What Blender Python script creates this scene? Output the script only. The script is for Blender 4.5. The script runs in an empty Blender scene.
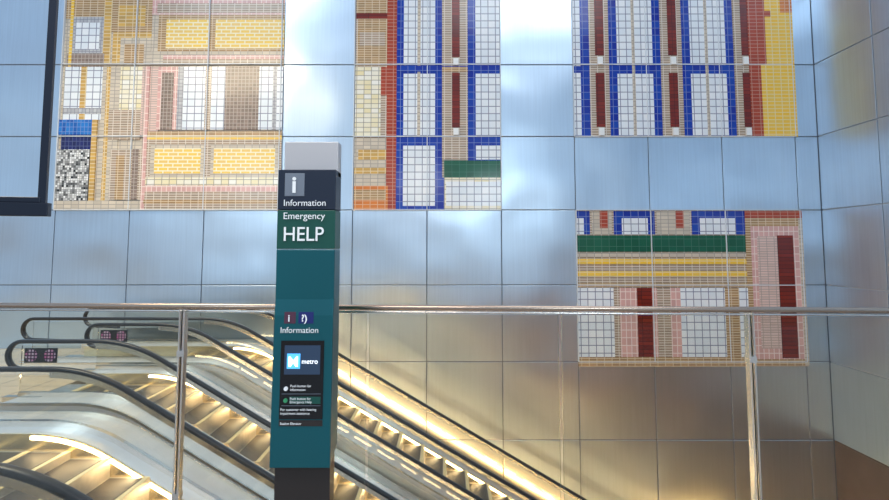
import bpy, math, random
from mathutils import Vector, Matrix
random.seed(4)
scene = bpy.context.scene
scene.view_settings.view_transform = 'Standard'
EYE = 1.5

# ------------------------------------------------------------------ materials
def new_mat(name):
    m = bpy.data.materials.new(name); m.use_nodes = True
    nt = m.node_tree; b = nt.nodes['Principled BSDF']
    return m, nt, b
def plain(name, col, rough=0.5, metal=0.0, noise=0.0, nscale=6.0, emit=None, estr=0.0, bump=0.0):
    m, nt, b = new_mat(name)
    b.inputs['Base Color'].default_value = (*col, 1)
    b.inputs['Roughness'].default_value = rough
    b.inputs['Metallic'].default_value = metal
    tc = nt.nodes.new('ShaderNodeTexCoord')
    n = nt.nodes.new('ShaderNodeTexNoise'); n.inputs['Scale'].default_value = nscale
    nt.links.new(tc.outputs['Object'], n.inputs['Vector'])
    mx = nt.nodes.new('ShaderNodeMix'); mx.data_type = 'RGBA'
    mx.inputs[6].default_value = (*[c*(1-noise) for c in col], 1)
    mx.inputs[7].default_value = (*[min(1, c*(1+noise)) for c in col], 1)
    nt.links.new(n.outputs['Fac'], mx.inputs[0]); nt.links.new(mx.outputs[2], b.inputs['Base Color'])
    if bump:
        bp = nt.nodes.new('ShaderNodeBump'); bp.inputs['Strength'].default_value = bump; bp.inputs['Distance'].default_value = 0.02
        nt.links.new(n.outputs['Fac'], bp.inputs['Height']); nt.links.new(bp.outputs[0], b.inputs['Normal'])
    if emit:
        b.inputs['Emission Color'].default_value = (*emit, 1); b.inputs['Emission Strength'].default_value = estr
    return m
def tile(name, c1, c2, mortar, w=0.14, h=0.14, ms=0.008, off=0.0, rough=0.2, metal=0.0):
    m, nt, b = new_mat(name)
    tc = nt.nodes.new('ShaderNodeTexCoord'); sp = nt.nodes.new('ShaderNodeSeparateXYZ'); cb = nt.nodes.new('ShaderNodeCombineXYZ')
    nt.links.new(tc.outputs['Object'], sp.inputs[0])
    nt.links.new(sp.outputs['X'], cb.inputs['X']); nt.links.new(sp.outputs['Z'], cb.inputs['Y'])
    br = nt.nodes.new('ShaderNodeTexBrick')
    br.offset = off; br.offset_frequency = 2; br.squash = 1.0
    br.inputs['Scale'].default_value = 1; br.inputs['Brick Width'].default_value = w; br.inputs['Row Height'].default_value = h
    br.inputs['Mortar Size'].default_value = ms; br.inputs['Mortar Smooth'].default_value = 0.1; br.inputs['Bias'].default_value = 0
    br.inputs['Color1'].default_value = (*c1, 1); br.inputs['Color2'].default_value = (*c2, 1); br.inputs['Mortar'].default_value = (*mortar, 1)
    nt.links.new(cb.outputs[0], br.inputs['Vector'])
    nt.links.new(br.outputs['Color'], b.inputs['Base Color'])
    b.inputs['Roughness'].default_value = rough; b.inputs['Metallic'].default_value = metal
    return m
def glass(name, tint=(0.93, 0.97, 0.96), ior=1.3):
    m, nt, b = new_mat(name); nt.nodes.remove(b)
    out = nt.nodes['Material Output']
    t = nt.nodes.new('ShaderNodeBsdfTransparent'); t.inputs[0].default_value = (*tint, 1)
    g = nt.nodes.new('ShaderNodeBsdfGlossy'); g.inputs['Roughness'].default_value = 0.03; g.inputs[0].default_value = (0.9, 0.95, 1, 1)
    lw = nt.nodes.new('ShaderNodeFresnel'); lw.inputs[0].default_value = ior
    mx = nt.nodes.new('ShaderNodeMixShader')
    nt.links.new(lw.outputs[0], mx.inputs[0]); nt.links.new(t.outputs[0], mx.inputs[1]); nt.links.new(g.outputs[0], mx.inputs[2])
    nt.links.new(mx.outputs[0], out.inputs[0])
    return m
def brushed(name, col, rough, metal=0.9, bump=0.06):
    m, nt, b = new_mat(name)
    tc = nt.nodes.new('ShaderNodeTexCoord')
    n = nt.nodes.new('ShaderNodeTexNoise'); n.inputs['Scale'].default_value = 0.9; n.inputs['Detail'].default_value = 2
    nt.links.new(tc.outputs['Object'], n.inputs['Vector'])
    mp = nt.nodes.new('ShaderNodeMapping'); mp.inputs['Scale'].default_value = (26, 26, 0.7)
    ns = nt.nodes.new('ShaderNodeTexNoise'); ns.inputs['Scale'].default_value = 1.0; ns.inputs['Detail'].default_value = 4
    nt.links.new(tc.outputs['Object'], mp.inputs[0]); nt.links.new(mp.outputs[0], ns.inputs['Vector'])
    av = nt.nodes.new('ShaderNodeMath'); av.operation = 'ADD'
    nt.links.new(n.outputs['Fac'], av.inputs[0]); nt.links.new(ns.outputs['Fac'], av.inputs[1])
    hf = nt.nodes.new('ShaderNodeMath'); hf.operation = 'MULTIPLY'; hf.inputs[1].default_value = 0.5
    nt.links.new(av.outputs[0], hf.inputs[0])
    mx = nt.nodes.new('ShaderNodeMix'); mx.data_type = 'RGBA'
    mx.inputs[6].default_value = (*[c*0.80 for c in col], 1); mx.inputs[7].default_value = (*[min(1, c*1.18) for c in col], 1)
    nt.links.new(hf.outputs[0], mx.inputs[0]); nt.links.new(mx.outputs[2], b.inputs['Base Color'])
    n3 = nt.nodes.new('ShaderNodeTexNoise'); n3.inputs['Scale'].default_value = 0.55; n3.inputs['Detail'].default_value = 1
    nt.links.new(tc.outputs['Object'], n3.inputs['Vector'])
    bp0 = nt.nodes.new('ShaderNodeBump'); bp0.inputs['Strength'].default_value = 0.7; bp0.inputs['Distance'].default_value = 0.14
    nt.links.new(n3.outputs['Fac'], bp0.inputs['Height'])
    bp = nt.nodes.new('ShaderNodeBump'); bp.inputs['Strength'].default_value = bump; bp.inputs['Distance'].default_value = 0.004
    nt.links.new(ns.outputs['Fac'], bp.inputs['Height']); nt.links.new(bp0.outputs[0], bp.inputs['Normal']); nt.links.new(bp.outputs[0], b.inputs['Normal'])
    b.inputs['Roughness'].default_value = rough; b.inputs['Metallic'].default_value = metal
    return m

M = {}
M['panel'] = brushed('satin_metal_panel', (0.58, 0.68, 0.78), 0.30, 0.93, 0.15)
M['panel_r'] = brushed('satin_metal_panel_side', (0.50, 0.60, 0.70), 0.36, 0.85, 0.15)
M['seam'] = plain('seam_grey', (0.24, 0.28, 0.34), 0.6)
M['seam_l'] = plain('seam_light', (0.66, 0.70, 0.74), 0.5)
M['base_brown'] = plain('brown_cladding', (0.15, 0.095, 0.065), 0.4, 0.5, 0.3, 2)
M['steel'] = plain('brushed_steel', (0.82, 0.79, 0.74), 0.22, 1.0, 0.1, 20)
M['deck'] = plain('polished_deck_steel', (0.92, 0.92, 0.92), 0.25, 0.5, 0.04, 5)
M['gold'] = plain('warm_skirt_steel', (0.92, 0.78, 0.52), 0.25, 0.9, 0.1, 8)
M['rubber'] = plain('black_rubber', (0.012, 0.012, 0.014), 0.3)
M['strip'] = plain('warm_light_strip', (1, .8, .5), 0.5, emit=(1.0, 0.72, 0.38), estr=28)
M['glass'] = glass('guard_glass', (0.92, 0.94, 0.93))
M['eglass'] = glass('balustrade_glass', (0.96, 0.95, 0.92), 1.4)
M['gedge'] = plain('glass_edge', (0.25, 0.36, 0.33), 0.2)
M['clad'] = plain('escalator_cladding', (0.82, 0.79, 0.73), 0.28, 0.6, 0.1, 3)
M['brownsteel'] = plain('guard_rail_metal', (0.50, 0.38, 0.30), 0.25, 1.0, 0.05, 10)

def tread_mat():
    m, nt, b = new_mat('escalator_tread')
    tc = nt.nodes.new('ShaderNodeTexCoord'); w = nt.nodes.new('ShaderNodeTexWave')
    w.bands_direction = 'Y'; w.inputs['Scale'].default_value = 12
    nt.links.new(tc.outputs['Object'], w.inputs['Vector'])
    mx = nt.nodes.new('ShaderNodeMix'); mx.data_type = 'RGBA'
    mx.inputs[6].default_value = (0.035, 0.03, 0.028, 1); mx.inputs[7].default_value = (0.13, 0.11, 0.09, 1)
    nt.links.new(w.outputs['Fac'], mx.inputs[0]); nt.links.new(mx.outputs[2], b.inputs['Base Color'])
    b.inputs['Roughness'].default_value = 0.45; b.inputs['Metallic'].default_value = 0.4
    return m
M['tread'] = tread_mat()
M['riser'] = plain('escalator_riser', (0.60, 0.54, 0.44), 0.4, 0.5, 0.2, 12)
M['yellow'] = plain('step_yellow_line', (0.74, 0.62, 0.34), 0.5)

def floor_mat(name, c1, c2, size):
    m, nt, b = new_mat(name)
    tc = nt.nodes.new('ShaderNodeTexCoord'); br = nt.nodes.new('ShaderNodeTexBrick'); br.offset = 0
    br.inputs['Scale'].default_value = 1; br.inputs['Brick Width'].default_value = size; br.inputs['Row Height'].default_value = size
    br.inputs['Mortar Size'].default_value = 0.006
    br.inputs['Color1'].default_value = (*c1, 1); br.inputs['Color2'].default_value = (*c2, 1); br.inputs['Mortar'].default_value = (0.1, 0.09, 0.08, 1)
    nt.links.new(tc.outputs['Object'], br.inputs['Vector']); nt.links.new(br.outputs['Color'], b.inputs['Base Color'])
    b.inputs['Roughness'].default_value = 0.25
    return m
M['floor'] = floor_mat('terrazzo_floor', (0.33, 0.30, 0.27), (0.38, 0.35, 0.31), 0.6)
M['floor3'] = floor_mat('landing_floor', (0.68, 0.54, 0.35), (0.74, 0.60, 0.40), 0.6)
M['floor2'] = floor_mat('lower_stone_floor', (0.48, 0.27, 0.12), (0.54, 0.31, 0.14), 0.9)
M['bounce_stone'] = plain('warm_bounce_stone', (0.36, 0.21, 0.11), 0.7, 0, 0.1, 2)  # tan picked for its warm reflection in the metal wall

M['t_white'] = tile('tile_white', (0.86, 0.88, 0.90), (0.74, 0.79, 0.84), (0.24, 0.26, 0.34), 0.153, 0.153, 0.009)
M['t_whitey'] = tile('tile_white_yellow', (0.86, 0.84, 0.78), (0.80, 0.70, 0.42), (0.32, 0.29, 0.24), 0.153, 0.1, 0.007)
M['t_beige'] = tile('tile_beige', (0.44, 0.32, 0.23), (0.33, 0.25, 0.18), (0.74, 0.66, 0.56), 0.153, 0.051, 0.007)
M['t_cream'] = tile('tile_cream', (0.68, 0.59, 0.47), (0.53, 0.46, 0.37), (0.36, 0.32, 0.28), 0.153, 0.077, 0.007)
M['t_grey'] = tile('tile_grey', (0.55, 0.55, 0.56), (0.42, 0.42, 0.45), (0.25, 0.25, 0.28), 0.077, 0.077, 0.006)
M['t_tan'] = tile('tile_tan', (0.46, 0.28, 0.13), (0.34, 0.21, 0.10), (0.72, 0.58, 0.40), 0.153, 0.051, 0.007)
M['t_gold'] = tile('tile_gold', (0.70, 0.42, 0.10), (0.50, 0.31, 0.10), (0.76, 0.62, 0.38), 0.153, 0.077, 0.008)
M['t_pink'] = tile('tile_pink', (0.72, 0.42, 0.38), (0.60, 0.35, 0.32), (0.84, 0.70, 0.64), 0.102, 0.153, 0.008)
M['t_pinkl'] = tile('tile_pale_pink', (0.76, 0.56, 0.50), (0.66, 0.48, 0.42), (0.42, 0.34, 0.30), 0.153, 0.051, 0.007)
M['t_ybrick'] = tile('tile_yellow_brick', (0.88, 0.60, 0.10), (0.80, 0.55, 0.17), (0.88, 0.80, 0.58), 0.20, 0.077, 0.013, 0.5)
M['t_yellow'] = tile('tile_yellow', (0.90, 0.54, 0.04), (0.84, 0.55, 0.09), (0.84, 0.70, 0.38), 0.153, 0.077, 0.008)
M['t_blue'] = tile('tile_blue', (0.004, 0.02, 0.30), (0.006, 0.055, 0.40), (0.20, 0.26, 0.52), 0.153, 0.153, 0.005, rough=0.15)
M['t_lblue'] = tile('tile_light_blue', (0.02, 0.20, 0.60), (0.01, 0.08, 0.36), (0.2, 0.3, 0.6), 0.077, 0.1, 0.005, rough=0.2)
M['t_navy'] = tile('tile_navy', (0.01, 0.012, 0.08), (0.015, 0.02, 0.14), (0.1, 0.12, 0.25), 0.077, 0.1, 0.005, rough=0.2)
M['t_terra'] = tile('tile_terracotta', (0.42, 0.06, 0.025), (0.35, 0.046, 0.02), (0.54, 0.28, 0.20), 0.153, 0.077, 0.006)
M['t_orange'] = tile('tile_orange', (0.72, 0.22, 0.04), (0.60, 0.18, 0.04), (0.74, 0.46, 0.28), 0.153, 0.077, 0.007)
M['t_brown'] = tile('tile_brown_red', (0.24, 0.022, 0.010), (0.14, 0.014, 0.008), (0.07, 0.012, 0.008), 0.4, 0.077, 0.006, rough=0.2)
M['t_taupe'] = tile('tile_taupe', (0.29, 0.21, 0.17), (0.20, 0.15, 0.12), (0.48, 0.41, 0.36), 0.077, 0.077, 0.006)
M['t_green'] = tile('tile_green', (0.004, 0.085, 0.04), (0.006, 0.11, 0.055), (0.05, 0.17, 0.11), 0.153, 0.153, 0.005, rough=0.15)
M['t_bw'] = tile('tile_black_white', (0.9, 0.9, 0.9), (0.0, 0.0, 0.0), (0.15, 0.15, 0.15), 0.045, 0.045, 0.003)
M['t_cap'] = plain('ceramic_cap', (0.85, 0.85, 0.83), 0.25)

# ------------------------------------------------------------------ mesh builder
class MB:
    def __init__(s): s.v = []; s.f = []; s.mi = []; s.mats = []
    def mat(s, m):
        if m not in s.mats: s.mats.append(m)
        return s.mats.index(m)
    def poly(s, pts, faces, m):
        o = len(s.v); s.v += [tuple(p) for p in pts]; i = s.mat(m)
        for f in faces: s.f.append([o+k for k in f]); s.mi.append(i)
    def box(s, x0, x1, y0, y1, z0, z1, m):
        p = [(x0,y0,z0),(x1,y0,z0),(x1,y1,z0),(x0,y1,z0),(x0,y0,z1),(x1,y0,z1),(x1,y1,z1),(x0,y1,z1)]
        s.poly(p, [(0,3,2,1),(4,5,6,7),(0,1,5,4),(1,2,6,5),(2,3,7,6),(3,0,4,7)], m)
    def band(s, prof, a, b, y0, y1, m):
        n = len(prof); pts = []
        for x, z in prof: pts += [(x,y0,z+a),(x,y1,z+a),(x,y1,z+b),(x,y0,z+b)]
        fs = []
        for i in range(n-1):
            k = 4*i
            for j in range(4):
                fs.append((k+j, k+4+j, k+4+(j+1)%4, k+(j+1)%4))
        fs.append((0,1,2,3)); e = 4*(n-1); fs.append((e+3,e+2,e+1,e))
        s.poly(pts, fs, m)
    def sweep(s, path, yc, w, h, m, seg=10):
        n = len(path); pts = []
        for i, (x, z) in enumerate(path):
            a = path[max(0,i-1)]; b = path[min(n-1,i+1)]
            t = Vector((b[0]-a[0], b[1]-a[1])).normalized(); nn = Vector((-t.y, t.x))
            for k in range(seg):
                th = 2*math.pi*k/seg
                cx = math.copysign(abs(math.cos(th))**0.6, math.cos(th)); sx = math.copysign(abs(math.sin(th))**0.6, math.sin(th))
                d = sx*h/2
                pts.append((x+nn.x*d, yc+cx*w/2, z+nn.y*d))
        fs = []
        for i in range(n-1):
            for k in range(seg):
                fs.append((i*seg+k, i*seg+(k+1)%seg, (i+1)*seg+(k+1)%seg, (i+1)*seg+k))
        fs.append(tuple(range(seg))); fs.append(tuple((n-1)*seg+k for k in reversed(range(seg))))
        s.poly(pts, fs, m)
    def cyl(s, p0, p1, r, m, seg=16):
        p0 = Vector(p0); p1 = Vector(p1); d = (p1-p0).normalized()
        u = d.orthogonal().normalized(); v = d.cross(u); pts = []
        for p in (p0, p1):
            for k in range(seg):
                a = 2*math.pi*k/seg; pts.append(p+u*math.cos(a)*r+v*math.sin(a)*r)
        fs = [(k,(k+1)%seg,seg+(k+1)%seg,seg+k) for k in range(seg)]
        fs.append(tuple(reversed(range(seg)))); fs.append(tuple(range(seg,2*seg)))
        s.poly(pts, fs, m)
    def obj(s, name, parent=None, smooth=False, bevel=0):
        me = bpy.data.meshes.new(name); me.from_pydata(s.v, [], s.f)
        for m in s.mats: me.materials.append(m)
        me.polygons.foreach_set('material_index', s.mi); me.update()
        import bmesh
        bm = bmesh.new(); bm.from_mesh(me); bmesh.ops.recalc_face_normals(bm, faces=bm.faces); bm.to_mesh(me); bm.free()
        o = bpy.data.objects.new(name, me); scene.collection.objects.link(o)
        if smooth:
            for p in me.polygons: p.use_smooth = len(p.vertices) == 4
        if bevel:
            b = o.modifiers.new('b', 'BEVEL'); b.width = bevel; b.segments = 2; b.limit_method = 'ANGLE'
        if parent: o.parent = parent
        return o
def empty(name, loc=(0,0,0)):
    e = bpy.data.objects.new(name, None); e.location = loc; scene.collection.objects.link(e); return e

# ------------------------------------------------------------------ walls
D = 11.5; P = 1.53; X0 = -0.36; Z0 = EYE+0.776; XR = 7.76; FLOW = -5.92
wb = MB()
wb.box(-16, XR+0.3, D+0.03, D+0.3, FLOW-0.3, 10.5, M['seam'])
def panel(b, x0, x1, z0, z1, m, g=0.009):
    b.box(x0+g, x1-g, D, D+0.04, z0+g, z1-g, m)
cols = [X0+P*n for n in range(-10, 6)]
rows = [Z0+P*n for n in range(-5, 6)]
for i, x in enumerate(cols):
    x1 = x+P if i < len(cols)-1 else XR
    for z in rows: panel(wb, x, min(x1, XR), max(z, FLOW), z+P, M['panel'])
wb.obj('wall_back', bevel=0.006)
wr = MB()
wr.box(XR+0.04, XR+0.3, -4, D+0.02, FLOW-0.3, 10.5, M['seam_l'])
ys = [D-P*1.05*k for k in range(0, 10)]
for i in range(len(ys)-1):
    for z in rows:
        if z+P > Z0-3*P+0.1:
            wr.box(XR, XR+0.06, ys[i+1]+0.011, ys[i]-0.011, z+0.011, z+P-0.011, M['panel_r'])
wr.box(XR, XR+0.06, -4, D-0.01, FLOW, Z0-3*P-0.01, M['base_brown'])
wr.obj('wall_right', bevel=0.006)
wf = MB(); wf.box(-15.9, XR, -0.6, -0.3, FLOW, -0.36, M['bounce_stone']); wf.obj('wall_front_bounce')  # unseen wall, added so the lower metal panels reflect gold

# ------------------------------------------------------------------ mosaics (elevation drawing units -> metres)
def build_mosaic(name, rects, k, caps=(), ext=None):
    b = MB()
    for i, (x0, y0, x1, y1, mt) in enumerate(rects):
        X = [X0+P*((444.5+(q-444.5)*k)-427)/74.3 for q in (x0, x1)]
        Z = [Z0+(210-q)*P/73.3 for q in (y1, y0)]
        b.box(X[0], X[1], D-0.012-0.0009*i, D-0.001, Z[0], Z[1], M[mt])
    fr = D-0.014-0.0009*len(rects)
    xa, xb, za, zb = ext
    for c in cols:
        if xa-0.02 <= c <= xb+0.02: b.box(c-0.008, c+0.008, fr, D-0.001, za, zb, M['seam_l'])
    for r in rows:
        if za-0.02 <= r <= zb+0.02: b.box(xa, xb, fr, D-0.001, r-0.008, r+0.008, M['seam_l'])
    for (x, y, w, h) in caps:
        X = X0+P*((444.5+(x-444.5)*k)-427)/74.3; Z = Z0+(210-y)*P/73.3
        b.box(X-w/2, X+w/2, fr-0.03, D-0.001, Z-h/2, Z+h/2, M['t_cap'])
    return b.obj(name)
cx = lambda n: X0+P*n
cz = lambda n: Z0+P*n
T = -83
r1 = [(58.5,T,282,210,'t_cream'),
 (59,T,100,16,'t_tan'),(66,14,98,52,'t_grey'),(70,20,94,48,'t_white'),(98,T,106,62,'t_gold'),(106,T,147,30,'t_tan'),(112,2,140,24,'t_gold'),(108,30,147,62,'t_gold'),(116,36,147,62,'t_cream'),(120,42,140,62,'t_tan'),
 (62,52,100,66,'t_taupe'),(64,T,67,120,'t_yellow'),
 (147,T,282,12,'t_pink'),(152,T,282,-20,'t_ybrick'),(152,0,282,10,'t_beige'),(154,12,282,50,'t_tan'),(162,17,282,47,'t_ybrick'),(206,12,212,50,'t_tan'),(147,50,282,64,'t_cream'),(160,54,282,58,'t_pink'),(160,58,282,64,'t_beige'),
 (62,66,100,120,'t_white'),(78,66,84,120,'t_gold'),(62,108,100,114,'t_grey'),(100,66,118,210,'t_cream'),(104,66,108,210,'t_gold'),(118,66,140,110,'t_whitey'),(108,110,140,140,'t_beige'),(140,66,158,135,'t_pinkl'),
 (156,66,176,130,'t_pink'),(160,72,172,130,'t_taupe'),(176,66,224,130,'t_white'),(176,66,182,130,'t_grey'),(204,66,210,130,'t_beige'),(224,66,258,130,'t_taupe'),(258,66,282,130,'t_white'),(272,66,276,130,'t_grey'),
 (59,120,92,135,'t_lblue'),(62,135,92,150,'t_navy'),(59,150,91,201,'t_bw'),(92,120,97,210,'t_gold'),
 (112,150,147,200,'t_beige'),(118,156,126,200,'t_tan'),(134,150,140,200,'t_taupe'),
 (147,132,282,136,'t_tan'),(147,136,282,140,'t_yellow'),(147,140,282,180,'t_beige'),(152,145,205,178,'t_cream'),(156,149,202,174,'t_ybrick'),(212,145,280,178,'t_cream'),(215,149,276,174,'t_ybrick'),(147,178,282,186,'t_whitey'),
 (147,186,282,192,'t_pink'),(147,192,282,210,'t_beige'),(59,201,147,210,'t_cream'),(144,66,148,210,'t_pink'),(147,200,282,204,'t_tan')]
build_mosaic('mosaic_mural', r1, 1.008, ext=(cx(-5), cx(-2), cz(0), cz(4)))
r2 = [(354,T,500.5,210,'t_beige'),(354,T,386,10,'t_tan'),(354,10,386,16,'t_brown'),(356,16,386,64,'t_tan'),(358,30,384,44,'t_beige'),
 (386,T,396,210,'t_terra'),(354,66,380,136,'t_whitey'),(380,66,396,95,'t_terra'),(354,138,386,186,'t_cream'),(358,150,386,160,'t_gold'),(354,168,386,174,'t_gold'),(354,186,388,210,'t_orange'),(354,190,386,200,'t_tan'),
 (396,T,442,210,'t_blue'),(403,T,435,64,'t_white'),(403,73,435,136,'t_white'),(403,146,435,206,'t_white'),(417,T,420,136,'t_cream'),
 (442,T,468,160,'t_beige'),(452,T,460,56,'t_brown'),(452,72,460,128,'t_brown'),
 (468,T,500.5,162,'t_blue'),(476,T,500.5,64,'t_white'),(476,73,500.5,136,'t_white'),(476,146,500.5,160,'t_white'),
 (396,65,500.5,71,'t_blue'),(442,66,468,71,'t_tan'),
 (444,161,500.5,178,'t_green'),(444,178,500.5,210,'t_whitey'),(436,178,444,210,'t_blue'),(446,182,500.5,206,'t_white')]
build_mosaic('mosaic_mural', r2, 1.003, caps=[(456,61,0.11,0.14),(456,132,0.11,0.14)], ext=(cx(-1), cx(1), cz(0), cz(4)))
r3 = [(574.5,T,798,137,'t_beige'),(574.5,T,583,137,'t_white'),(582,T,591,137,'t_blue'),(574.5,65,591,72,'t_blue')]
for a in (597, 671, 744):
    r3 += [(a,T,a+9,54,'t_brown'),(a,72,a+9,127,'t_brown')]
for a in (611, 685):
    r3 += [(a,T,a+52,137,'t_blue'),(a+8,T,a+44,64,'t_white'),(a+8,73,a+44,137,'t_white'),(a+23,T,a+26,137,'t_cream')]
r3 += [(738,T,745,137,'t_beige'),(752.5,T,764,137,'t_terra'),(764,T,798,137,'t_yellow'),(764,T,770,64,'t_terra'),(764,8,776,14,'t_terra'),(786,T,798,10,'t_orange')]
build_mosaic('mosaic_mural', r3, 1.008, caps=[(a+4.5,b,0.11,0.16) for a in (597,671,744) for b in (60,132)], ext=(cx(2), cx(5), cz(1), cz(4)))
r4 = [(576,210,802,361,'t_beige'),(576,211,590,234,'t_blue'),(576,218,584,234,'t_white'),(592,211,612,234,'t_cream'),(600,211,608,228,'t_terra'),
 (614,211,655,234,'t_blue'),(622,218,648,234,'t_white'),(657,211,690,234,'t_cream'),(676,211,684,228,'t_terra'),(692,211,745,234,'t_blue'),(700,218,736,234,'t_white'),
 (576,235,745,251,'t_green'),(576,258,745,263,'t_yellow'),(576,270,745,275,'t_yellow'),(576,252,745,256,'t_cream'),(576,281,745,285,'t_tan'),
 (576,286,612,352,'t_white'),(618,286,665,352,'t_pink'),(635,286,650,352,'t_brown'),(655,286,668,352,'t_beige'),(668,286,678,352,'t_pink'),(678,286,722,352,'t_white'),(722,286,736,352,'t_tan'),(736,286,745,352,'t_white'),
 (745,211,802,360,'t_tan'),(745,211,802,218,'t_terra'),(750,226,798,354,'t_pink'),(756,236,776,344,'t_pinkl'),(776,235,792,353,'t_brown'),(802-4,218,802,360,'t_cream'),
 (576,352,745,361,'t_tan')]
build_mosaic('mosaic_mural', r4, 0.995, ext=(cx(2), cx(5), cz(-2), cz(0)))

# ------------------------------------------------------------------ floors
fb = MB(); fb.box(-8, XR-0.02, -6, 3.05, -0.35, 0.0, M['floor']); fb.box(-8, XR-0.02, 3.05, 3.08, -0.35, 0.01, M['steel'])
fb.obj('floor')
LZ = EYE-2.02
lf = MB(); lf.box(-15.9, -5.6, 3.1, D-0.02, LZ-0.3, LZ, M['floor3']); lf.obj('floor_escalator_landing')
lf = MB(); lf.box(-15.9, XR, -6, D-0.02, FLOW-0.28, FLOW, M['floor2']); lf.obj('floor_lower')

# ------------------------------------------------------------------ escalators
TAN = math.tan(math.radians(30)); ANG = math.radians(30)
def profile(xn, z0, z1, xa, xend_x, r=1.6):
    pts = [(xa, z0)]
    t = r*math.tan(ANG/2)
    for i in range(9):
        a = ANG*i/8; pts.append((xn-t+r*math.sin(a), z0-r*(1-math.cos(a))))
    xe = xn+(z0-z1)/TAN
    for i in range(9):
        a = ANG*(1-i/8); pts.append((xe+t-r*math.sin(a), z1+r*(1-math.cos(a))))
    pts.append((xend_x, z1))
    return pts, xe
def escalator(name, xn, xa, yf, yb, deck_f, deck_b, RH=0.85, xn_front=None):
    root = empty(name, (xn, (yf+yb)/2, LZ))
    inv = Matrix.Translation(-Vector(root.location))
    def add(mb, n, **k):
        o = mb.obj(n, root, **k); o.matrix_parent_inverse = inv; return o
    xe0 = xn+(LZ-FLOW-0.02)/TAN; xtail = xe0+1.1
    if xn_front is not None: xtail = max(xtail, xn_front+(LZ-FLOW-0.02)/TAN+0.6)
    prof0, xe = profile(xn, LZ, FLOW+0.02, xa, xtail)
    inner = 0.24
    R = 0.17
    hr = MB(); gl = MB(); st = MB(); lg = MB()
    for y, sgn in ((yf, 1), (yb, -1)):
        prof = prof0
        if sgn > 0 and xn_front is not None: prof, _ = profile(xn_front, LZ, FLOW+0.02, xa, xtail)
        path = []
        for i in range(13):
            a = -math.pi/2 - math.pi*i/12
            path.append((xa+R*math.cos(a), LZ+RH-R+R*math.sin(a)))
        path = [(xa+0.5, LZ+RH-2*R-0.02)] + path
        path += [(x, z+RH) for x, z in prof[1:]]
        ex, ez = prof[-1]
        for i in range(1, 13):
            a = math.pi/2 - math.pi*i/12
            path.append((ex+R*math.cos(a), ez+RH-R+R*math.sin(a)))
        path.append((ex-0.5, ez+RH-2*R-0.02))
        hr.sweep(path, y, 0.085, 0.05, M['rubber'])
        st.band(prof[1:-1], RH-0.085, RH-0.022, y-0.022, y+0.022, M['steel'])
        gl.band(prof, 0.16, RH-0.05, y-0.006, y+0.006, M['eglass'])
        for (px, pz, dr) in ((xa, LZ, -1), (ex, ez, 1)):
            n = 12; pts = []
            for yy in (y-0.012, y+0.012):
                for i in range(n+1):
                    a = math.pi/2 + dr*-1*math.pi*i/n
                    pts.append((px+(R-0.03)*math.cos(a), yy, pz+RH-R+(R-0.03)*math.sin(a)))
            gl.poly(pts, [tuple(range(n+1)), tuple(range(2*n+1, n, -1))], M['eglass'])
            st.box(px-0.18 if dr < 0 else px-0.3, px+0.3 if dr < 0 else px+0.18, y-0.05, y+0.05, pz, pz+0.18, M['steel'])
        o0, o1 = (deck_f, y+inner-0.02) if sgn > 0 else (y-inner+0.02, deck_b)
        st.band(prof, 0.10, 0.17, min(o0,o1), max(o0,o1), M['deck'])
        ys_ = y+sgn*inner
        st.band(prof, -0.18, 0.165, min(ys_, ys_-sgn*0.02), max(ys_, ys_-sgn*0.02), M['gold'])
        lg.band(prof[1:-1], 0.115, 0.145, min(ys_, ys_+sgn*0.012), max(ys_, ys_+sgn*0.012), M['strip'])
        yo = deck_f if sgn > 0 else deck_b
        st.band(prof, -0.75, 0.10, min(yo, yo+sgn*0.02), max(yo, yo+sgn*0.02), M['clad'])
        st.band(prof, 0.17, 0.20, min(yo, yo+sgn*0.03), max(yo, yo+sgn*0.03), M['steel'])
        st.band(prof, 0.17, 0.23, y-0.03, y+0.03, M['steel'])
    prof = prof0
    st.band(prof[:-2], -0.75, -0.70, min(deck_f,deck_b)+0.03, max(deck_f,deck_b)-0.03, M['clad'])
    add(hr, 'handrails', smooth=True); add(gl, 'glass_balustrades'); add(st, 'decks_and_skirts'); add(lg, 'skirt_lights')
    sp = MB(); y0, y1 = yf+inner+0.005, yb-inner-0.005
    def zp(x):
        for (a, b), (c, d) in zip(prof[:-1], prof[1:]):
            if a <= x <= c: return b+(d-b)*(x-a)/max(1e-6, c-a)
        return prof[-1][1]
    sp.box(xa-0.25, xn-1.3, y0, y1, LZ-0.1, LZ+0.012, M['steel'])
    sp.box(xn-1.3, xn-1.22, y0, y1, LZ-0.1, LZ+0.018, M['yellow'])
    x = xn-1.22
    while x < xe+1.0:
        z = zp(x+0.05); zn = zp(min(x+0.45, prof[-1][0]))
        sp.box(x, x+0.4, y0, y1, min(zn, z)-0.12, z, M['riser'])
        sp.box(x+0.02, x+0.34, y0+0.04, y1-0.04, z, z+0.006, M['tread'])
        sp.box(x+0.35, x+0.4, y0, y1, z, z+0.007, M['yellow'])
        x += 0.4
    add(sp, 'steps')
    return root
escalator('escalator', -3.55, -6.8, 9.4, 11.0, 9.08, 11.42)
escalator('escalator', -3.94, -5.3, 7.15, 8.7, 6.75, 9.04)
escalator('escalator', -3.7, -7.6, 3.42, 6.0, 3.2, 6.45, RH=0.75, xn_front=-2.5)

M['pink_sign'] = tile('newel_sign_print', (0.40, 0.06, 0.20), (0.45, 0.35, 0.42), (0.06, 0.03, 0.06), 0.04, 0.04, 0.008)
for y in (7.13, 8.68):
    s = MB()
    for x in (-5.16, -4.93): s.cyl((x, y, LZ+0.68), (x, y-0.012, LZ+0.68), 0.075, M['pink_sign'])
    s.box(-5.25, -4.84, y-0.004, y+0.004, LZ+0.59, LZ+0.77, M['rubber'])
    s.obj('safety_sticker')

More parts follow.
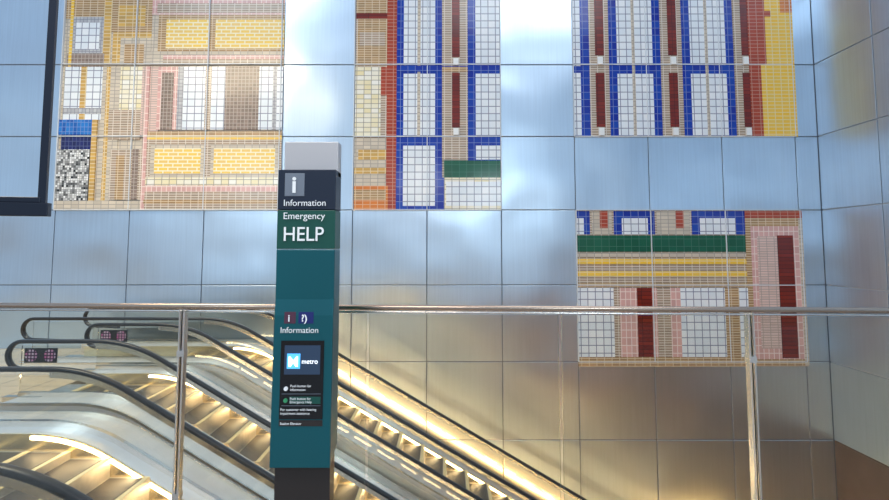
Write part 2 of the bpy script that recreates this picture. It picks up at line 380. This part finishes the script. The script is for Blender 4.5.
# ------------------------------------------------------------------ glass guardrail
GA = -0.055
gy = lambda x: 2.84+GA*x
g = empty('glass_guardrail', (0, gy(0), 0)); ginv = Matrix.Translation(-Vector(g.location))
def gadd(mb, n, **k):
    o = mb.obj(n, g, **k); o.matrix_parent_inverse = ginv; return o
a = MB(); a.cyl((-7, gy(-7), 1.2), (7.6, gy(7.6), 1.2), 0.014, M['brownsteel'])
a.cyl((-7, gy(-7)-0.004, 1.178), (7.6, gy(7.6)-0.004, 1.178), 0.006, M['steel']); gadd(a, 'handrail', smooth=True)
a = MB()
for x in (-4.3, -1.34, 1.48, 4.4):
    a.box(x-0.015, x-0.008, gy(x)-0.02, gy(x)+0.02, 0.0, 1.19, M['steel'])
    a.box(x+0.008, x+0.015, gy(x)-0.02, gy(x)+0.02, 0.0, 1.19, M['steel'])
    for z in (0.25, 0.95): a.box(x-0.018, x+0.018, gy(x)-0.024, gy(x)+0.024, z, z+0.03, M['steel'])
gadd(a, 'posts')
xs = [-7, -4.3, -2.8, -1.34, -0.385, 0.57, 1.48, 2.9, 4.4, 7.6]
a = MB()
for x0, x1 in zip(xs[:-1], xs[1:]):
    x0 += 0.008; x1 -= 0.008
    p = [(x0,gy(x0)-.006,.03),(x1,gy(x1)-.006,.03),(x1,gy(x1)+.006,.03),(x0,gy(x0)+.006,.03),(x0,gy(x0)-.006,1.17),(x1,gy(x1)-.006,1.17),(x1,gy(x1)+.006,1.17),(x0,gy(x0)+.006,1.17)]
    a.poly(p, [(0,3,2,1),(4,5,6,7),(0,1,5,4),(2,3,7,6)], M['glass'])
    a.poly(p, [(1,2,6,5),(3,0,4,7)], M['gedge'])
gadd(a, 'glass_panels')
a = MB(); a.poly([(-7,gy(-7)-.03,0),(7.6,gy(7.6)-.03,0),(7.6,gy(7.6)+.03,0),(-7,gy(-7)+.03,0),(-7,gy(-7)-.03,.06),(7.6,gy(7.6)-.03,.06),(7.6,gy(7.6)+.03,.06),(-7,gy(-7)+.03,.06)],
  [(0,3,2,1),(4,5,6,7),(0,1,5,4),(1,2,6,5),(2,3,7,6),(3,0,4,7)], M['steel']); gadd(a, 'base_shoe')

# ------------------------------------------------------------------ information totem
TX, TY = -0.628, 2.54; W = 0.132; TD = 0.13
M['navy'] = plain('totem_navy', (0.008, 0.016, 0.038), 0.4)
M['tgreen'] = plain('totem_green', (0.005, 0.085, 0.062), 0.4)
M['teal'] = plain('totem_teal', (0.003, 0.105, 0.128), 0.32, 0.2, 0.15, 2)
M['totem_top'] = plain('totem_cap_silver', (0.60, 0.57, 0.57), 0.35, 0.2)
M['dark'] = plain('totem_base_dark', (0.03, 0.022, 0.02), 0.4)
M['black'] = plain('panel_black', (0.006, 0.006, 0.008), 0.2)
M['sign_white'] = plain('sign_white', (0.85, 0.87, 0.88), 0.5, emit=(1,1,1), estr=0.15)
M['icon_grey'] = plain('icon_grey', (0.20, 0.23, 0.28), 0.5)
M['screen'] = plain('screen_glow', (0.01, 0.02, 0.04), 0.3, emit=(0.03, 0.06, 0.12), estr=0.6)
M['screen_w'] = plain('screen_logo_plate', (0.1, 0.4, 0.8), 0.3, emit=(0.08, 0.45, 1.0), estr=1.0)
M['screen_t'] = plain('screen_text', (0.9, 0.95, 1), 0.3, emit=(0.9, 0.95, 1), estr=1.2)
M['icon_navy'] = plain('icon_navy', (0.01, 0.02, 0.16), 0.4)
M['btn_green'] = plain('button_green', (0.05, 0.35, 0.15), 0.4)
M['btn_red'] = plain('icon_maroon', (0.10, 0.03, 0.06), 0.4)
t = empty('information_kiosk', (TX, TY, 0)); tinv = Matrix.Translation(-Vector(t.location))
def tadd(mb, n, **k):
    o = mb.obj(n, t, **k); o.matrix_parent_inverse = tinv; return o
a = MB(); a.box(TX-W+0.01, TX+W-0.01, TY+0.02, TY+TD-0.01, 0, 0.56, M['dark']); a.box(TX-W-0.01, TX+W+0.01, TY-0.01, TY+TD, 0, 0.012, M['dark']); tadd(a, 'base_column')
a = MB(); a.box(TX-W+0.012, TX+W, TY+0.05, TY+TD, 1.83, 1.995, M['totem_top']); tadd(a, 'cap', bevel=0.004)
a = MB(); a.box(TX-W, TX+W, TY, TY+TD, 1.673, 1.857, M['navy']); tadd(a, 'header', bevel=0.003)
a = MB(); a.box(TX-W, TX+W, TY, TY+TD, 1.495, 1.671, M['tgreen']); tadd(a, 'help_panel', bevel=0.003)
prof2 = [(0.0,1.493),(0.0,1.27),(-0.012,1.20),(-0.03,0.62),(-0.03,0.548),(TD,0.548+0.05),(TD,1.493)]
pts = [(TX-W, TY+y, z) for y, z in prof2]+[(TX+W, TY+y, z) for y, z in prof2]; n = len(prof2)
a = MB(); a.poly(pts, [tuple(range(n)), tuple(range(2*n-1, n-1, -1))]+[(i, (i+1)%n, n+(i+1)%n, n+i) for i in range(n)], M['teal']); tadd(a, 'body', bevel=0.004)
def yface(z):
    if z > 1.27: return TY
    if z > 1.20: return TY-0.012*(1.27-z)/0.07
    return TY-0.012-0.018*min(1, (1.20-z)/0.58)
def fbox(mb, x0, x1, z0, z1, th, m):
    p = []
    for zz in (z0, z1):
        y = yface(zz)
        p += [(TX+x0, y-th, zz), (TX+x1, y-th, zz), (TX+x1, y+0.004, zz), (TX+x0, y+0.004, zz)]
    mb.poly(p, [(0,3,2,1),(4,5,6,7),(0,1,5,4),(1,2,6,5),(2,3,7,6),(3,0,4,7)], m)
a = MB(); fbox(a, -0.095, 0.095, 0.755, 1.09, 0.004, M['black']); fbox(a, -0.095, 0.095, 0.725, 0.75, 0.003, M['dark'])
fbox(a, -0.078, 0.08, 0.945, 1.07, 0.006, M['screen']); fbox(a, -0.066, -0.008, 0.97, 1.035, 0.008, M['screen_w'])
tadd(a, 'intercom_panel')
a = MB()
fbox(a, -0.10, -0.01, 1.735, 1.84, 0.003, M['icon_grey']); tadd(a, 'info_icon_plate', bevel=0.002)
a = MB(); fbox(a, -0.085, -0.035, 1.165, 1.215, 0.003, M['btn_red']); fbox(a, -0.022, 0.045, 1.165, 1.215, 0.003, M['icon_navy']); tadd(a, 'small_icon_plates')
a = MB()
for z, m in ((0.885, M['sign_white']), (0.835, M['btn_green'])):
    y = yface(z); a.cyl((TX-0.067, y+0.002, z), (TX-0.067, y-0.012, z), 0.009, m)
    fbox(a, -0.085, 0.085, z-0.024, z-0.0225, 0.005, M['icon_grey'])
fbox(a, -0.052, 0.085, 0.820, 0.850, 0.005, M['tgreen'])
tadd(a, 'call_buttons')
def text(s, x, z, size, m, bold=0.0, name=None, sx=1.0):
    c = bpy.data.curves.new('txt', 'FONT'); c.body = s; c.size = size; c.extrude = 0.0008; c.offset = bold
    o = bpy.data.objects.new('txt', c); scene.collection.objects.link(o); bpy.context.view_layer.update()
    dg = bpy.context.evaluated_depsgraph_get(); me = bpy.data.meshes.new_from_object(o.evaluated_get(dg))
    bpy.data.objects.remove(o); me.materials.clear(); me.materials.append(m)
    o = bpy.data.objects.new(name or 'lettering_'+s.split()[0].lower(), me); scene.collection.objects.link(o)
    o.location = (TX+x, yface(z)-0.0095, z); o.rotation_euler = (math.pi/2, 0, 0); o.scale = (sx, 1, 1); o.parent = t; o.matrix_parent_inverse = tinv
    return o
SW = M['sign_white']
text('i', -0.067, 1.752, 0.105, SW, 0.003)
text('Information', -0.103, 1.69, 0.041, SW, 0.0)
text('Emergency', -0.103, 1.63, 0.043, SW, 0.0)
text('HELP', -0.103, 1.532, 0.09, SW, 0.0005, sx=0.93)
text('i', -0.067, 1.175, 0.042, SW, 0.001)
text('?)', -0.008, 1.175, 0.042, SW, 0.001, 'lettering_hearing')
text('Information', -0.100, 1.125, 0.036, SW, 0.0)
text('M', -0.062, 0.98, 0.062, M['screen_t'], 0.001)
text('metro', -0.001, 0.992, 0.030, M['screen_t'], 0.0, 'lettering_screen', sx=0.95)
for k, (s, z) in enumerate((('Push button for', 0.892), ('information', 0.876), ('Push button for', 0.838), ('Emergency Help', 0.824), ('For customer with hearing', 0.792), ('impairment assistance', 0.776), ('Station Elevator', 0.733))):
    text(s, -0.048 if k < 4 else -0.088, z, 0.0145, SW, 0, 'lettering_line')

# ------------------------------------------------------------------ hanging sign frame (upper left)
M['frame_blk'] = plain('sign_frame_black', (0.012, 0.018, 0.035), 0.35, 0.3)
h = empty('hanging_sign_frame', (-2.13, 3.0, EYE+0.2)); hinv = Matrix.Translation(-Vector(h.location))
a = MB()
def obox(mb, p0, p1, w, z0, z1, m):
    p0 = Vector(p0); p1 = Vector(p1); d = (p1-p0).normalized(); nn = Vector((-d.y, d.x))*w/2
    c = [p0-nn, p1-nn, p1+nn, p0+nn]
    mb.poly([(q.x, q.y, z0) for q in c]+[(q.x, q.y, z1) for q in c], [(0,3,2,1),(4,5,6,7),(0,1,5,4),(1,2,6,5),(2,3,7,6),(3,0,4,7)], m)
obox(a, (-3.4, 2.72), (-2.12, 3.0), 0.05, EYE+0.168, EYE+0.24, M['frame_blk'])
obox(a, (-3.4, 2.72), (-2.16, 2.99), 0.03, EYE+0.24, EYE+0.27, M['frame_blk'])
o = a.obj('lower_tray', h, bevel=0.004); o.matrix_parent_inverse = hinv
a = MB(); obox(a, (-2.175, 2.99), (-2.14, 3.0), 0.03, EYE+0.2, 6.5, M['frame_blk']); obox(a, (-3.4, 2.72), (-3.36, 2.73), 0.05, EYE+0.2, 6.5, M['frame_blk'])
o = a.obj('hanger_posts', h); o.matrix_parent_inverse = hinv

# ------------------------------------------------------------------ world & lights
w = bpy.data.worlds.new('World'); scene.world = w; w.use_nodes = True
nt = w.node_tree; bg = nt.nodes['Background']
tc = nt.nodes.new('ShaderNodeTexCoord'); sp = nt.nodes.new('ShaderNodeSeparateXYZ'); rp = nt.nodes.new('ShaderNodeValToRGB')
mr = nt.nodes.new('ShaderNodeMapRange'); mr.inputs[1].default_value = -1; mr.inputs[2].default_value = 1
nt.links.new(tc.outputs['Generated'], sp.inputs[0]); nt.links.new(sp.outputs['Z'], mr.inputs[0]); nt.links.new(mr.outputs[0], rp.inputs[0]); nt.links.new(rp.outputs[0], bg.inputs[0])
e = rp.color_ramp.elements
e[0].position = 0.30; e[0].color = (0.30, 0.18, 0.09, 1)
e[1].position = 1.0; e[1].color = (0.80, 0.86, 0.95, 1)
k = rp.color_ramp.elements.new(0.46); k.color = (0.28, 0.20, 0.15, 1)
k = rp.color_ramp.elements.new(0.52); k.color = (0.50, 0.71, 0.95, 1)
k = rp.color_ramp.elements.new(0.57); k.color = (0.56, 0.76, 0.96, 1)
k = rp.color_ramp.elements.new(0.66); k.color = (0.36, 0.50, 0.70, 1)
bg.inputs[1].default_value = 1.0
def area(name, loc, target, sx, sy, energy, col):
    l = bpy.data.lights.new(name, 'AREA'); l.shape = 'RECTANGLE'; l.size = sx; l.size_y = sy; l.energy = energy; l.color = col
    o = bpy.data.objects.new(name, l); scene.collection.objects.link(o); o.location = loc
    o.rotation_euler = (Vector(target)-Vector(loc)).to_track_quat('-Z', 'Y').to_euler(); return o
area('cool_fill_above', (-7, 4, 11), (-7, 11, 3), 5, 3, 260, (0.85, 0.93, 1))  # both overhead lights are added fill, placed for highlights on the metal wall
area('cool_fill_above', (3.0, 3, 11), (3.0, 11.5, 2), 6, 3, 230, (0.85, 0.93, 1))
area('wall_sheen_fill', (2.4, -4, 4.0), (2.4, 11.5, 3.0), 2.0, 1.6, 110, (0.75, 0.90, 1))  # this unseen pair is added for sheen on the metal panels
area('wall_sheen_fill', (-9, -4, 4.6), (-9, 11.5, 3.0), 2.5, 2.0, 110, (0.75, 0.90, 1))
area('warm_fill_landing', (-6.0, 6.8, 6.5), (-5.2, 6.8, -0.5), 3, 3, 330, (1, 0.84, 0.58))  # added warm fill from above, brightens the escalators at left
area('warm_fill_low', (1.0, 1.2, -5.7), (1.5, -0.3, -4.6), 13, 0.5, 420, (1, 0.54, 0.18))  # added low fill, brightens the foot of the front wall for its reflection
area('warm_wall_fill', (4.5, 8.6, -5.6), (4.5, 11.5, -3.9), 5, 0.6, 200, (1, 0.52, 0.16))  # added fill that warms the lower back wall
def sloped_strip(x0, x1, y, zoff, energy, col, tilt):
    L = (x1-x0)/math.cos(ANG); xm = (x0+x1)/2; zm = LZ-(xm+3.55)*TAN+zoff
    l = bpy.data.lights.new('wall_glow_fill', 'AREA'); l.shape = 'RECTANGLE'; l.size = L; l.size_y = 0.06; l.energy = energy; l.color = col  # added area light along the slope for the orange glow on the wall
    o = bpy.data.objects.new('wall_glow_fill', l); scene.collection.objects.link(o)
    X = Vector((math.cos(ANG), 0, -math.sin(ANG))); F = Vector((0, math.sin(tilt), math.cos(tilt)))
    F = (F-X*F.dot(X)).normalized(); Z = -F; Y = Z.cross(X)
    m = Matrix((X, Y, Z)).transposed().to_4x4(); m.translation = (xm, y, zm); o.matrix_world = m
sloped_strip(-2.8, 4.8, 11.25, 0.26, 85, (1, 0.50, 0.16), 0.35)
area('kiosk_area_light', (-1.0, 0.3, 4.2), (-0.6, 2.6, 1.0), 1.5, 1.0, 40, (1, 0.95, 0.9))  # area light above, aimed at the kiosk

# ------------------------------------------------------------------ camera
cam = bpy.data.cameras.new('Camera'); co = bpy.data.objects.new('Camera', cam); scene.collection.objects.link(co)
cam.sensor_width = 36; cam.lens = 36*560/889.0
co.location = (0, 0, EYE); co.rotation_euler = (math.radians(90+4.58), 0, 0)
cam.shift_y = -47/889.0
cam.clip_start = 0.05
scene.camera = co
